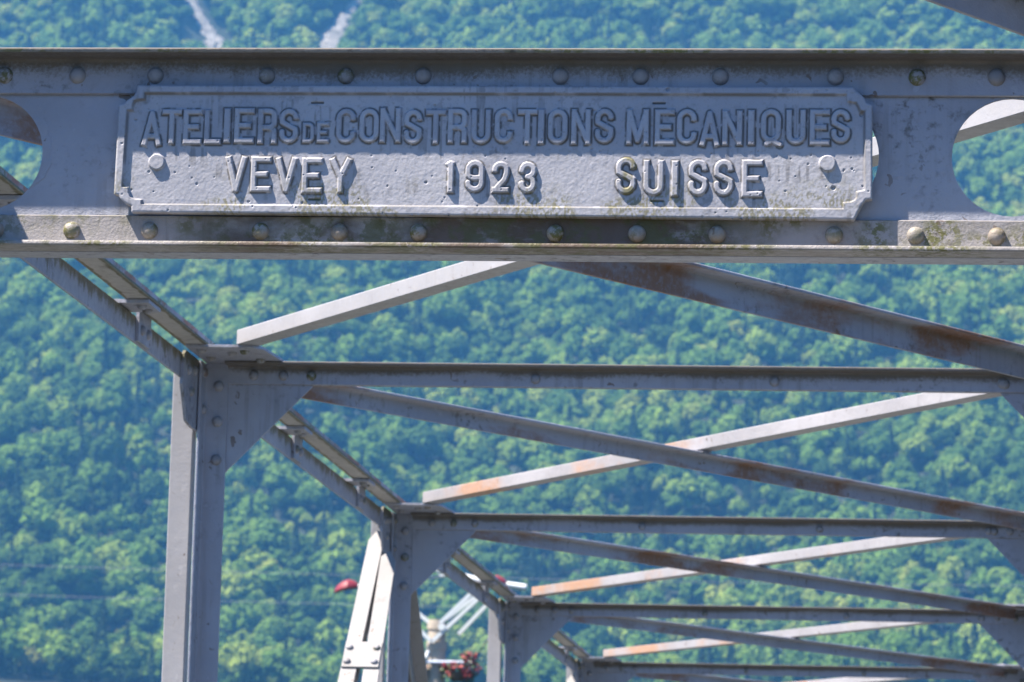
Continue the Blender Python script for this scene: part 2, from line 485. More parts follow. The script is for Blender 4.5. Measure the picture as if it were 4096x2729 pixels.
# --- trusses
for side in (0, 1):
    mir = None if side == 0 else MIR

    def mx(x):
        return x if side == 0 else MIR - x
    out = RIGHT if side == 0 else LEFT
    # top chord: two angles set diagonally and joined by battens
    mb = MB()
    ya, yb = NODE[0] - 2.0, NODE[-1] + 1.0
    mb.angle((-2.160, ya, Z(1.633)), (-2.160, yb, Z(1.633)), (1, 0, 0), (0, 0, 1), 0.070, 0.070, 0.008)
    up = mb.build('top_chord', M_CHORDU, bridge, mir)
    up.data.materials.append(M_CHORDR)
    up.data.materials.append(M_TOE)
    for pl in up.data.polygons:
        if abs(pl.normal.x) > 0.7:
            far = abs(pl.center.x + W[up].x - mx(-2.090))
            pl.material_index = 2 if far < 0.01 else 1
    mb = MB()
    mb.angle((-2.170, ya, Z(1.617)), (-2.170, yb, Z(1.617)), (-1, 0, 0), (0, 0, -1), 0.070, 0.070, 0.008)
    lo = mb.build('lower_chord_angle', M_CHORD, up, mir)
    for yk in NODE[:-1]:
        for f in (1.5, 2.95):
            mb = MB()
            mb.plate([(-2.235, yk + f, Z(1.6215)), (-2.095, yk + f, Z(1.6215)), (-2.095, yk + f + 0.16, Z(1.6215)), (-2.235, yk + f + 0.16, Z(1.6215))], (0, 0, 1), 0.0095)
            b = mb.build('batten_plate', M_SHADE, up, mir)
            rivet(b, (mx(-2.122), yk + f + 0.045, Z(1.6215)), DOWN)
            rivet(b, (mx(-2.122), yk + f + 0.115, Z(1.6215)), DOWN)
            mb = MB()
            mb.plate([(-2.1695, yk + f + .2, Z(1.551)), (-2.1695, yk + f + .36, Z(1.551)), (-2.1695, yk + f + .36, Z(1.69)), (-2.1695, yk + f + .2, Z(1.69))], (1, 0, 0), 0.009)
            b = mb.build('batten_plate', M_SHADE, up, mir)
            rivet(b, (mx(-2.1605), yk + f + .24, Z(1.585)), out)
            rivet(b, (mx(-2.1605), yk + f + .32, Z(1.585)), out)
    for k, yk in enumerate(NODE):
        yv = yk + 0.065
        # post: two angles set diagonally
        mb = MB()
        portal = abs(yk - Y0) < 0.1
        mb.angle((-2.158, yv, Z(-1.45)), (-2.158, yv, Z(1.6235)), (1, 0, 0), (0, -1, 0), 0.075, 0.070, 0.008)
        p = mb.build('post', M_SHADE, bridge, mir)
        mb = MB()
        mb.angle((-2.186, yv + 0.010, Z(-1.45)), (-2.186, yv + 0.010, Z(1.604)), (-1, 0, 0), (0, 1, 0), 0.062, 0.062, 0.008)
        mb.build('rear_post_angle', M_WHITE, p, mir)
        for z in (1.5575, 1.455, 1.344):
            rivet(p, (mx(-2.110), yv - 0.008, Z(z)), FRONT, R_BIG)
        for z in (1.594, 1.487):
            rivet(p, (mx(-2.150), yv - 0.030, Z(z)), out)
        # knee plate in the corner of post and strut
        if not portal:
            mb = MB()
            mb.plate([(-2.150, yv + 0.0005, Z(1.612)), (-1.80, yv + 0.0005, Z(1.612)), (-1.838, yv + 0.0005, Z(1.561)), (-1.956, yv + 0.0005, Z(1.440)),
                      (-2.076, yv + 0.0005, Z(1.318)), (-2.100, yv + 0.0005, Z(1.285)), (-2.150, yv + 0.0005, Z(1.285))], (0, 1, 0), 0.007)
            mb.build('knee_plate', M_SHADE, bridge, mir)
        # horizontal gusset under the bracing
        mb = MB()
        mb.plate([(-2.149, yk - 0.265, Z(1.6250)), (-2.076, yk - 0.260, Z(1.6250)), (-1.962, yk - 0.255, Z(1.6250)), (-1.934, yk - 0.215, Z(1.6250)),
                  (-1.920, yk - 0.02, Z(1.6250)), (-1.920, yk + 0.17, Z(1.6250)), (-1.95, yk + 0.36, Z(1.6250)), (-2.149, yk + 0.36, Z(1.6250))], (0, 0, 1), 0.0075)
        g = mb.build('gusset_plate', M_SHADE, bridge, mir)
        for x, dy in ((-2.114, -0.205), (-2.113, -0.06), (-2.035, -0.155), (-1.993, -0.19), (-1.975, -0.03)):
            rivet(g, (mx(x), yk + dy, Z(1.6250)), DOWN)
        # upright gusset in the plane of the truss
        mb = MB()
        mb.plate([(-2.1695, yk - 0.215, Z(1.612)), (-2.1695, yk - 0.225, Z(1.525)), (-2.1695, yk - 0.145, Z(1.43)), (-2.1695, yk - 0.07, Z(1.422)),
                  (-2.1695, yk + 0.20, Z(1.422)), (-2.1695, yk + 0.32, Z(1.53)), (-2.1695, yk + 0.32, Z(1.625)), (-2.1695, yk - 0.19, Z(1.625))], (1, 0, 0), 0.009)
        g2 = mb.build('gusset_plate', M_CHORD, bridge, mir)
        for dy, z in ((-0.15, 1.575), (-0.10, 1.52), (-0.06, 1.585)):
            rivet(g2, (mx(-2.1605), yk + dy, Z(z)), out)
        # truss diagonals meet at every second panel point
        if k % 2 == 1:
            for dr in (-1, 1):
                # two flat-on angles spreading slightly towards their foot, plus a batten
                d = Vector((0, dr, -1.0)).normalized()
                nrm = Vector((0, dr, 1.0)).normalized()
                top = Vector((0, yv + dr * 0.23, Z(1.45)))
                legs = []
                for sgn, x0, s0, mat in ((-1, -2.1675, -0.09 if dr < 0 else 0.05, M_DIAG), (1, -2.166, 0.035, M_DIAG)):
                    ax = Vector((0.0226 if sgn > 0 else -0.0137, dr * 0.707, -0.707)).normalized()
                    P = top + d * s0 + Vector((x0, 0, 0))
                    Q = P + ax * 3.9
                    mb = MB()
                    ex = Vector((sgn, 0, 0))
                    ex = (ex - ax * ex.dot(ax)).normalized()
                    w_ = 0.058
                    tck = 0.008
                    vs = []
                    # flat leg with a clipped top corner, and a leg standing behind it
                    for q in (0.0, -tck):
                        off = nrm * (0.012 + q)
                        vs += [P + off + ax * 0.0, P + off + ex * w_ * 0.55 + ax * -0.03, P + off + ex * w_ + ax * 0.03, Q + off + ex * w_, Q + off]
                    mb.add(vs, [[0, 1, 2, 3, 4], [9, 8, 7, 6, 5]] + [[i, (i + 1) % 5, 5 + (i + 1) % 5, 5 + i] for i in range(5)])
                    a = P + nrm * 0.004 + ax * 0.02
                    b = Q + nrm * 0.004
                    mb.prism([(0, 0), (0.008, 0), (0.008, -0.062), (0, -0.062)], a, b, ex, nrm)
                    legs.append((P, ax, ex, mb))
                tr = legs[0][3].build('truss_diagonal', M_DIAG, bridge, mir)
                legs[1][3].build('diagonal_angle', M_DIAG, tr, mir)
                for s1 in (0.546, 1.6, 2.6):
                    c0 = legs[0][0] + legs[0][1] * (s1 + (0.09 if dr < 0 else -0.05)) + legs[0][2] * 0.0575 + nrm * 0.0125
                    c1 = legs[1][0] + legs[1][1] * (s1 - 0.035) + legs[1][2] * 0.0575 + nrm * 0.0125
                    c2 = c1 + d * 0.14
                    c3 = c0 + d * 0.14
                    mb = MB()
                    mb.plate([c0, c1, c2, c3], nrm, 0.008)
                    bt = mb.build('batten_plate', M_DIAG, tr, mir)
                    if dr < 0:
                        for u, v in ((0.13, 0.24), (0.87, 0.24), (0.13, 0.8), (0.87, 0.8)):
                            pt = c0.lerp(c1, u).lerp(c3.lerp(c2, u), v) + nrm * 0.008
                            link('rivet', R_MID, bt, (mx(pt.x), pt.y, pt.z), (math.radians(45), 0, 0))

# --- crossed braces in the plane of the top chords
NB = len(NODE) - 1
for i in range(NB):
    yb = NODE[i]
    # sunlit brace: rises from the far left node to the near right node, flange below, pointing away
    P = Vector((-2.005, yb + 3.745, Z(1.6335)))
    Q = Vector((0.300, yb + (0.32 if i == 1 else 0.27), Z(1.6335)))
    d = (Q - P).normalized()
    back = Vector((-d.y, d.x, 0)) * -1.0
    if back.y < 0:
        back = -back
    mb = MB()
    mb.angle(P, Q, back, (0, 0, 1), 0.065, 0.041, 0.007)
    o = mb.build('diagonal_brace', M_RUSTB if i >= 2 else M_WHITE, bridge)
    if i >= 2:
        o['label'] = 'sunlit brace streaked with orange rust'
    # shaded brace: falls from the near left node to the far right node, flange on top, pointing forward
    h = 0.076 if i <= 1 else 0.056
    P = Vector((-2.02, yb + 1.875 + 1.565 * (-2.02 + 0.965), Z(1.6245)))
    Q = Vector((0.29, yb + 1.875 + 1.565 * (0.29 + 0.965), Z(1.6245)))
    d = (Q - P).normalized()
    fw = Vector((d.y, -d.x, 0))
    if fw.y > 0:
        fw = -fw
    mb = MB()
    mb.angle(P, Q, fw, (0, 0, -1), 0.066 if i <= 1 else 0.056, h, 0.008)
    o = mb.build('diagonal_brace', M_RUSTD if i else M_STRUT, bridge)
    if i:
        o['label'] = 'shaded brace with brown rust patches'
    # packing plate where the two cross
    mb = MB()
    xc = -0.86
    yc = yb + 1.875 + 1.565 * (xc + 0.965)
    mb.box((xc - 0.05, yc - 0.03, Z(1.6247)), (xc + 0.05, yc + 0.06, Z(1.6333)))
    mb.build('packing_plate', M_SHADE, o)

# --- deck and bottom chords of the bridge, below the picture
t = NT('deck_asphalt')
c = t.coords()
t.bsdf(t.mix(t.noise(c, 60, 5), (0.16, 0.165, 0.165), (0.25, 0.255, 0.25)), 0.9)
mb = MB()
mb.box((-2.1, NODE[0] - 6, -0.18), (MIR + 2.1, NODE[-1] + 2, 0.0))
mb.build('bridge_deck', t.mat, bridge)
for side in (0, 1):
    mb = MB()
    mb.box((-2.24, NODE[0] - 6, -0.16), (-2.105, NODE[-1] + 2, 0.16))
    mb.build('bottom_chord', M_SHADE, bridge, None if side == 0 else MIR)


# ------------------------------------------------------------------ cast name plate
def vnoise(u, v, seed):
    """smooth value noise on arrays"""
    rs = np.random.RandomState(seed)
    g = rs.rand(257, 257)
    iu, iv = np.floor(u).astype(int), np.floor(v).astype(int)
    fu, fv = u - iu, v - iv
    fu, fv = fu * fu * (3 - 2 * fu), fv * fv * (3 - 2 * fv)
    a, b = g[iu % 256, iv % 256], g[(iu + 1) % 256, iv % 256]
    c_, d_ = g[iu % 256, (iv + 1) % 256], g[(iu + 1) % 256, (iv + 1) % 256]
    return (a * (1 - fu) + b * fu) * (1 - fv) + (c_ * (1 - fu) + d_ * fu) * fv


def fbm(u, v, seed, oct_=4):
    s, a = 0.0, 0.5
    for k in range(oct_):
        s = s + a * vnoise(u * 2 ** k, v * 2 ** k, seed + k)
        a *= 0.5
    return s


# plate coordinates: millimetres right of / above the plate's lower left reference, measured from the photo
PXM = 2222.0                                   # picture pixels per metre on the plate
PU0, PV0 = -1.0, 0.0


def pxy(px, py):
    """picture measure -> (x, z) on the plate front"""
    x = -0.1898 + (px - 3415) / PXM * 1.0375
    x += (py - 346.5) * (1.82e-5 - (px - 545) / 2870 * 1.22e-5)
    z = 1.5648 - (py - 346.5) / PXM * 1.0405
    z += 0.0012 * (px - 1980) / 1500 * (py - 346) / 520
    return x, Z(z)


def seg_dist(px, py, ax, ay, bx, by):
    dx, dy = bx - ax, by - ay
    L2 = dx * dx + dy * dy + 1e-12
    tt = np.clip(((px - ax) * dx + (py - ay) * dy) / L2, 0, 1)
    return np.hypot(px - ax - tt * dx, py - ay - tt * dy)


def poly_sdf(px, py, poly):
    """signed distance, positive inside"""
    d = np.full(px.shape, 1e9)
    ins = np.zeros(px.shape, bool)
    n = len(poly)
    for i in range(n):
        ax, ay = poly[i]
        bx, by = poly[(i + 1) % n]
        d = np.minimum(d, seg_dist(px, py, ax, ay, bx, by))
        cond = ((ay > py) != (by > py))
        xi = ax + (py - ay) * (bx - ax) / (by - ay + 1e-12)
        ins ^= cond & (px < xi)
    return np.where(ins, d, -d)


OUT = [(550, 346), (545, 374), (533, 391), (510, 405), (497, 420), (474, 425), (455, 787), (473, 789), (482, 806), (497, 820), (512, 829), (526, 834),
       (527, 859), (3417, 876), (3432, 846), (3447, 818), (3463, 797), (3487, 794), (3488, 418), (3465, 408), (3458, 390), (3440, 372), (3421, 358), (3416, 346)]
INN = [(580, 377), (580, 402), (552, 404), (538, 409), (532, 425), (531, 446), (510, 447), (489, 757), (513, 757), (515, 780), (522, 797), (538, 805), (568, 807), (568, 826),
       (3374, 833), (3374, 808), (3402, 806), (3420, 797), (3426, 785), (3427, 764), (3457, 758), (3457, 445), (3440, 442), (3432, 424), (3424, 409), (3390, 403), (3386, 376)]
OUTW = [pxy(*p) for p in OUT]
INNW = [pxy(*p) for p in INN]
PLY = 7.1605                                    # y of the plate's sunk field
DISCS = [pxy(628, 655), pxy(3312, 651)]
SCREWS = [pxy(1279, 412), pxy(2647, 410), pxy(1267, 802), pxy(2639, 803)]


def smooth(x):
    x = np.clip(x, 0, 1)
    return x * x * (3 - 2 * x)


def relief(x, z):
    """surface height of the cast field towards the viewer, metres"""
    u, v = x * 1000, z * 1000
    h = 0.00036 * (fbm(u / 13 + 40, v / 13, 3, 3) - 0.45) + 0.00055 * (fbm(u / 5, v / 5 + 9, 11, 2) - 0.37)
    return h


step = 0.00125
x0, x1 = min(p[0] for p in OUTW) - 2 * step, max(p[0] for p in OUTW) + 2 * step
z0, z1 = min(p[1] for p in OUTW) - 2 * step, max(p[1] for p in OUTW) + 2 * step
nx, nz = int((x1 - x0) / step) + 1, int((z1 - z0) / step) + 1
gx, gz = np.meshgrid(np.linspace(x0, x1, nx), np.linspace(z0, z1, nz), indexing='ij')
so = poly_sdf(gx, gz, OUTW)
si = poly_sdf(gx, gz, INNW)
H = relief(gx, gz) * 1.35
H += 0.0068 * smooth((0.0012 - si) / 0.0024)                       # raised rim
H -= 0.0014 * smooth(1 - so / 0.003)                              # eased outer edge
for (dx, dz) in DISCS:
    r = np.hypot(gx - dx, gz - dz)
    H += 0.0058 * smooth((0.0162 - r) / 0.0022)
for (dx, dz) in SCREWS:
    lx, lz = np.abs(gx - dx), np.abs(gz - dz)
    H -= 0.0035 * smooth((0.0125 - lx) / 0.0015) * smooth((0.0026 - lz) / 0.0012)
    r = np.hypot(gx - dx, gz - dz)
    H -= 0.0004 * smooth((0.0018 - np.abs(r - 0.0135)) / 0.0018)
# blow holes in the casting
rs = np.random.RandomState(5)
for k in range(150):
    cx, cz = rs.uniform(x0, x1), z0 + (z1 - z0) * rs.rand()
    rad = rs.choice([0.0014, 0.0018, 0.0024], p=[.6, .3, .1])
    i0, i1 = int((cx - 0.005 - x0) / step), int((cx + 0.005 - x0) / step) + 1
    j0, j1 = int((cz - 0.005 - z0) / step), int((cz + 0.005 - z0) / step) + 1
    i0, j0 = max(i0, 0), max(j0, 0)
    r = np.hypot(gx[i0:i1, j0:j1] - cx, gz[i0:i1, j0:j1] - cz)
    H[i0:i1, j0:j1] -= 0.0022 * smooth((rad - r) / 0.001 + 0.3)
for px_, py_, rr in ((2682, 357, .004), (3335, 748, .0042), (3445, 455, .004), (1717, 732, .0028)):
    cx, cz = pxy(px_, py_)
    H -= 0.004 * smooth((rr - np.hypot(gx - cx, gz - cz)) / 0.0018 + 0.2)

# --- glyphs: strokes as polylines in a unit cell, free ends cut square
def arc(cx, cz, rx, rz, a0, a1, n=9):
    return [(cx + rx * math.cos(math.radians(a)), cz + rz * math.sin(math.radians(a))) for a in np.linspace(a0, a1, n)]


def glyph(ch, w, h, s):
    """list of (points, cut_start, cut_end) centre lines; w,h cell size, s half stroke (metres)"""
    L, R, B, T = s, w - s, s, h - s
    m_ = w / 2
    k = min(0.30 * h, (R - L) / 2)
    Wd = (R - L) / 2
    top = arc(m_, T - k, Wd, k, 180, 0)
    bot = arc(m_, B + k, Wd, k, 0, -180)
    if ch == 'I' or ch == '1':
        return [([(m_, 0), (m_, h)], 1, 1)] + ([([(m_, h - s * .6), (m_ - w * .42, h - s * 1.4)], 0, 1)] if ch == '1' else [])
    if ch == 'T':
        return [([(0, T), (w, T)], 1, 1), ([(m_, 0), (m_, T)], 1, 0)]
    if ch == 'L':
        return [([(L, h), (L, B)], 1, 2), ([(0, B), (w, B)], 1, 1)]
    if ch == 'E':
        return [([(L, 0), (L, h)], 1, 1), ([(0, T), (w, T)], 1, 1), ([(0, B), (w, B)], 1, 1), ([(L, h / 2), (w * .84, h / 2)], 0, 1)]
    if ch == 'A':
        return [([(L * .95, 0), (m_, T)], 1, 0), ([(w - L * .95, 0), (m_, T)], 1, 0), ([(w * .26, h * .27), (w * .74, h * .27)], 0, 0), ([(m_ - s * .4, h), (m_ + s * .4, h - s * .1), ], 0, 0)][:3]
    if ch == 'V':
        return [([(L * .9, h), (m_, B)], 1, 0), ([(w - L * .9, h), (m_, B)], 1, 0)]
    if ch == 'Y':
        return [([(L * .9, h), (m_, h * .46)], 1, 0), ([(w - L * .9, h), (m_, h * .46)], 1, 0), ([(m_, 0), (m_, h * .46)], 1, 0)]
    if ch == 'N':
        return [([(L, 0), (L, h)], 1, 1), ([(R, 0), (R, h)], 1, 1), ([(L, T), (R, B)], 0, 0)]
    if ch == 'M':
        return [([(L, 0), (L * 1.15, h)], 1, 1), ([(R, 0), (w - L * 1.15, h)], 1, 1), ([(L * 1.15, T), (m_, h * .12)], 0, 0), ([(w - L * 1.15, T), (m_, h * .12)], 0, 0)]
    if ch == 'U':
        return [([(L, h)] + [(L, B + k)] + arc(m_, B + k, Wd, k, 180, 360)[1:] + [(R, h)], 1, 1)]
    if ch in 'OQ':
        loop = [(L, B + k), (L, T - k)] + top[1:] + [(R, B + k)] + bot[1:]
        o = [(loop, 0, 0)]
        if ch == 'Q':
            o.append(([(w * .58, h * .06), (w * .94, -h * .05)], 0, 0))
            o.append(([(w * .30, -h * .02), (w * .44, h * .03)], 0, 0))
        return o
    if ch == 'C':
        return [([(R, h * .66), (R, T - k)] + top[::-1][1:] + [(L, B + k)] + arc(m_, B + k, Wd, k, 180, 360)[1:] + [(R, h * .34)], 1, 1)]
    if ch == 'D':
        return [([(L, 0), (L, h)], 1, 1), ([(L, T), (w * .5, T)] + arc(w * .5, T - k, R - w * .5, k, 90, 0) + arc(w * .5, B + k, R - w * .5, k, 0, -90) + [(L, B)], 0, 0)]
    if ch == 'R':
        q = h * .13
        return [([(L, 0), (L, h)], 1, 1), ([(L, T), (w * .5, T)] + arc(w * .55, T - q, R - w * .55, q, 90, 0, 6) + arc(w * .55, h * .46 + q, R - w * .55, q, 0, -90, 6) + [(L, h * .46)], 0, 0),
                ([(w * .55, h * .46)] + arc(w * .55, h * .33, R - w * .55, h * .13, 90, 0, 6) + [(R, 0)], 0, 1)]
    if ch == 'S':
        q = (T - h / 2) / 2
        q2 = (h / 2 - B) / 2
        return [([(R, h * .70)] + arc(m_, T - q, Wd, q, 12, 180, 9) + [(L + w * .02, h * .60)] + [(m_, h * .5)] + [(R - w * .02, h * .40)] +
                 arc(m_, B + q2, Wd, q2, 0, -192, 9) + [(L, h * .30)], 1, 1)]
    if ch == '9':
        q = h * .14
        return [([(R, h * .5), (R, T - k)] + top[::-1][1:] + [(L, h * .44 + q)] + arc(m_, h * .44 + q, Wd, q, 180, 270, 5) + [(R, h * .46)], 0, 0),
                ([(R, h * .55), (R, B + k)] + bot[1:] + [(L, h * .30)], 0, 1)]
    if ch == '2':
        return [([(L, h * .66), (L, T - k)] + top[1:] + [(R, h * .62), (w * .72, h * .42), (L + s * .3, B)], 1, 0), ([(0, B), (w, B)], 1, 1)]
    if ch == '3':
        q = (T - h * .52) / 2
        q2 = (h * .52 - B) / 2
        return [([(L, h * .70), (L, T - q)] + arc(m_, T - q, Wd, q, 180, -60, 10) + [(m_, h * .52)], 1, 0),
                ([(m_, h * .52)] + arc(m_, B + q2, Wd, q2, 60, -180, 10) + [(L, h * .30)], 0, 1)]
    return []


def stroke_field(x, z, strokes, s):
    d = np.full(x.shape, 1e9)
    for pts, c0, c1 in strokes:
        n = len(pts) - 1
        for i in range(n):
            (ax, az), (bx, bz) = pts[i], pts[i + 1]
            q = seg_dist(x, z, ax, az, bx, bz) - s
            ln = math.hypot(bx - ax, bz - az) + 1e-9
            ux, uz = (bx - ax) / ln, (bz - az) / ln
            if i == 0 and c0:
                q = np.maximum(q, -((x - ax) * ux + (z - az) * uz))
            if i == n - 1 and c1:
                q = np.maximum(q, (x - bx) * ux + (z - bz) * uz)
            d = np.minimum(d, q)
    return d


TEXT = [('A', 569, 647, 447, 590), ('T', 651, 726, 441, 583), ('E', 738, 810, 441, 584), ('L', 824, 888, 443, 583), ('I', 901, 928, 437, 577), ('E', 946, 1022, 436, 578),
        ('R', 1041, 1114, 437, 580), ('S', 1128, 1202, 438, 578), ('D', 1221, 1266, 494, 576), ('E', 1279, 1326, 492, 575), ('C', 1358, 1433, 437, 577), ('O', 1451, 1527, 437, 575),
        ('N', 1534, 1615, 433, 574), ('S', 1630, 1701, 440, 580), ('T', 1718, 1795, 440, 579), ('R', 1807, 1881, 436, 575), ('U', 1902, 1976, 439, 578), ('C', 1994, 2064, 435, 574),
        ('T', 2086, 2162, 437, 579), ('I', 2165, 2192, 437, 578), ('O', 2207, 2283, 436, 577), ('N', 2300, 2375, 436, 579), ('S', 2394, 2467, 434, 574), ('M', 2519, 2607, 436, 578),
        ('E', 2632, 2708, 436, 579), ('C', 2719, 2796, 435, 577), ('A', 2808, 2888, 441, 584), ('N', 2899, 2976, 440, 580), ('I', 2998, 3026, 438, 578), ('Q', 3051, 3129, 434, 570),
        ('U', 3151, 3226, 436, 576), ('E', 3243, 3321, 435, 578), ('S', 3327, 3401, 434, 570),
        ('V', 910, 992, 632, 777), ('E', 1014, 1090, 633, 774), ('V', 1113, 1196, 636, 777), ('E', 1221, 1298, 637, 779), ('Y', 1330, 1417, 638, 778),
        ('1', 1801, 1833, 652, 775), ('9', 1878, 1950, 644, 772), ('2', 1985, 2050, 649, 774), ('3', 2092, 2158, 649, 775),
        ('S', 2478, 2554, 631, 777), ('U', 2588, 2665, 641, 782), ('I', 2697, 2725, 643, 785), ('S', 2766, 2839, 638, 782), ('S', 2866, 2941, 638, 783), ('E', 2977, 3056, 639, 787)]
DRAFT = 0.0024


def letter_field(x, z, t_):
    ch, a, b, top, bot = t_
    xa, zt = pxy(a, top)
    xb, zb = pxy(b, bot)
    w, h = xb - xa, zt - zb
    s = 0.0052 if (bot - top) > 100 else 0.0037
    if ch in 'I1':
        s = w / 2 * 0.86 if ch == 'I' else 0.0058
    return stroke_field(x - xa, z - zb, glyph(ch, w, h, s), s * 1.0)


# distance to any lettering on the plate grid, for the dirt that collects round it
near = np.full(gx.shape, 1.0)
for t_ in TEXT:
    xa, zt = pxy(t_[1], t_[3])
    xb, zb = pxy(t_[2], t_[4])
    i0, i1 = max(0, int((xa - .012 - x0) / step)), int((xb + .012 - x0) / step) + 1
    j0, j1 = max(0, int((zb - .012 - z0) / step)), int((zt + .012 - z0) / step) + 1
    near[i0:i1, j0:j1] = np.minimum(near[i0:i1, j0:j1], letter_field(gx[i0:i1, j0:j1], gz[i0:i1, j0:j1], t_))


def plate_stains(x, z, nr, rim):
    u, v = x * 1000, z * 1000
    zr = (z - Z(1.34)) / 0.22                   # 0 bottom .. 1 top
    sp = smooth((fbm(u / 9, v / 9, 21) - 0.50) / 0.14)
    fld = smooth((fbm(u / 60, v / 60, 31, 3) - 0.40) / 0.16)
    strk = smooth((fbm(u / 7, v / 70, 41, 3) - 0.46) / 0.16)
    grime = 0.35 * sp * fld + 0.5 * strk * smooth((fbm(u / 80, v / 30, 51, 3) - 0.40) / 0.15)
    grime = grime * (0.55 + 0.45 * smooth((fbm(u / 150 + 3, v / 150, 61, 2) - 0.3) / 0.2))
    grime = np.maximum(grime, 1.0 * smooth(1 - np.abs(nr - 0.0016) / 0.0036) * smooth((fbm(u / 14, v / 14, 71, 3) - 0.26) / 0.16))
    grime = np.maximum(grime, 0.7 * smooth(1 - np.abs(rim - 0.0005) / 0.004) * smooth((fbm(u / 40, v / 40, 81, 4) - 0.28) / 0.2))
    mo = 0.8 * smooth((fbm(u / 75, v / 45, 91, 4) - 0.42) / 0.2) * smooth((fbm(u / 3.2, v / 5, 95, 3) - 0.36) / 0.2) * smooth((0.36 - zr) / 0.36)
    return np.clip(grime, 0, 1), np.clip(mo, 0, 1)


def grid_object(name, X, Zc, Yc, keep, grime, moss, mat, parent, wall_to=None, origin=None):
    """mesh from a regular grid, optional side wall back to y=wall_to"""
    a, b = X.shape
    fk = keep[:-1, :-1] & keep[1:, :-1] & keep[:-1, 1:] & keep[1:, 1:]
    ii, jj = np.nonzero(fk)
    idx = np.arange(a * b).reshape(a, b)
    quads = np.stack([idx[ii, jj], idx[ii + 1, jj], idx[ii + 1, jj + 1], idx[ii, jj + 1]], 1)
    vs = np.stack([X.ravel(), Yc.ravel(), Zc.ravel()], 1)
    gr, ms = grime.ravel(), moss.ravel()
    if wall_to is not None:
        e = np.concatenate([quads[:, [0, 1]], quads[:, [1, 2]], quads[:, [2, 3]], quads[:, [3, 0]]])
        key = np.sort(e, 1)
        key = key[:, 0].astype(np.int64) * (a * b) + key[:, 1]
        un, first, cnt = np.unique(key, return_index=True, return_counts=True)
        be = e[first[cnt == 1]]
        bv = np.unique(be)
        mp = {int(v): len(vs) + i for i, v in enumerate(bv)}
        back = vs[bv].copy()
        back[:, 1] = wall_to
        vs = np.concatenate([vs, back])
        gr, ms = np.concatenate([gr, gr[bv]]), np.concatenate([ms, ms[bv]])
        wq = np.array([[p_, mp[int(p_)], mp[int(q_)], q_] for p_, q_ in be])
        quads = np.concatenate([quads, wq])
    used = np.unique(quads)
    rem = np.full(len(vs), -1)
    rem[used] = np.arange(len(used))
    quads = rem[quads]
    vs, gr, ms = vs[used], gr[used], ms[used]
    c = np.array([(vs[:, 0].min() + vs[:, 0].max()) / 2, vs[:, 1].max(), vs[:, 2].min()]) if origin is None else np.array(origin)
    vs = vs - c
    me = bpy.data.meshes.new(name)
    me.vertices.add(len(vs))
    me.vertices.foreach_set('co', vs.astype(np.float32).ravel())
    me.loops.add(len(quads) * 4)
    me.loops.foreach_set('vertex_index', quads.astype(np.int32).ravel())
    me.polygons.add(len(quads))
    me.polygons.foreach_set('loop_start', np.arange(0, len(quads) * 4, 4, dtype=np.int32))
    me.update(calc_edges=True)
    for nm, arr in (('grime', gr), ('moss', ms)):
        at = me.attributes.new(nm, 'FLOAT', 'POINT')
        at.data.foreach_set('value', arr.astype(np.float32))
    me.shade_smooth()
    me.materials.append(mat)
    return link(name, me, parent, c)


t = NT('cast_iron_paint')
c = t.coords()
ag = t.n('Attribute', attribute_name='grime')
am = t.n('Attribute', attribute_name='moss')
col = t.mix(t.ramp(t.noise(c, 6, 5), 0.3, 0.7), (0.268, 0.272, 0.308), (0.33, 0.33, 0.36))
col = t.mix(t.math('MULTIPLY', t.ramp(t.noise(c, 110, 4, 0.7), 0.52, 0.7), 0.35), col, (0.17, 0.16, 0.145))
col = t.mix(t.math('MULTIPLY', ag.outputs['Fac'], 0.8), col, (0.045, 0.042, 0.036))
col = t.mix(t.math('MULTIPLY', am.outputs['Fac'], 0.85), col, (0.125, 0.112, 0.028))
t.bsdf(col, 0.55, (t.noise(c, 260, 3, 0.6), 0.35, 0.0009), spec=0.35)
M_CAST = t.mat

# rows of the grid pulled onto the outline, so that the rim is clean
eps = 2e-4
gxo = (poly_sdf(gx + eps, gz, OUTW) - so) / eps
gzo = (poly_sdf(gx, gz + eps, OUTW) - so) / eps
nrm_ = np.hypot(gxo, gzo) + 1e-9
edge = (so > -step * 0.75) & (so < step * 0.75)
GX = np.where(edge, gx - so * gxo / nrm_, gx)
GZ = np.where(edge, gz - so * gzo / nrm_, gz)
keep = so > -step * 0.75
grime, moss = plate_stains(gx, gz, near, np.abs(si))
for (dx, dz) in SCREWS:
    lx, lz = np.abs(gx - dx), np.abs(gz - dz)
    grime = np.maximum(grime, smooth((0.0128 - lx) / 0.001) * smooth((0.0022 - lz) / 0.001))
plate = grid_object('name_plate', GX, GZ, PLY - H, keep, grime, moss, M_CAST, None, wall_to=wy - 0.010)
tag(plate, 'long grey cast iron plate with notched corners, ATELIERS DE CONSTRUCTIONS MECANIQUES in raised letters', 'name plate')

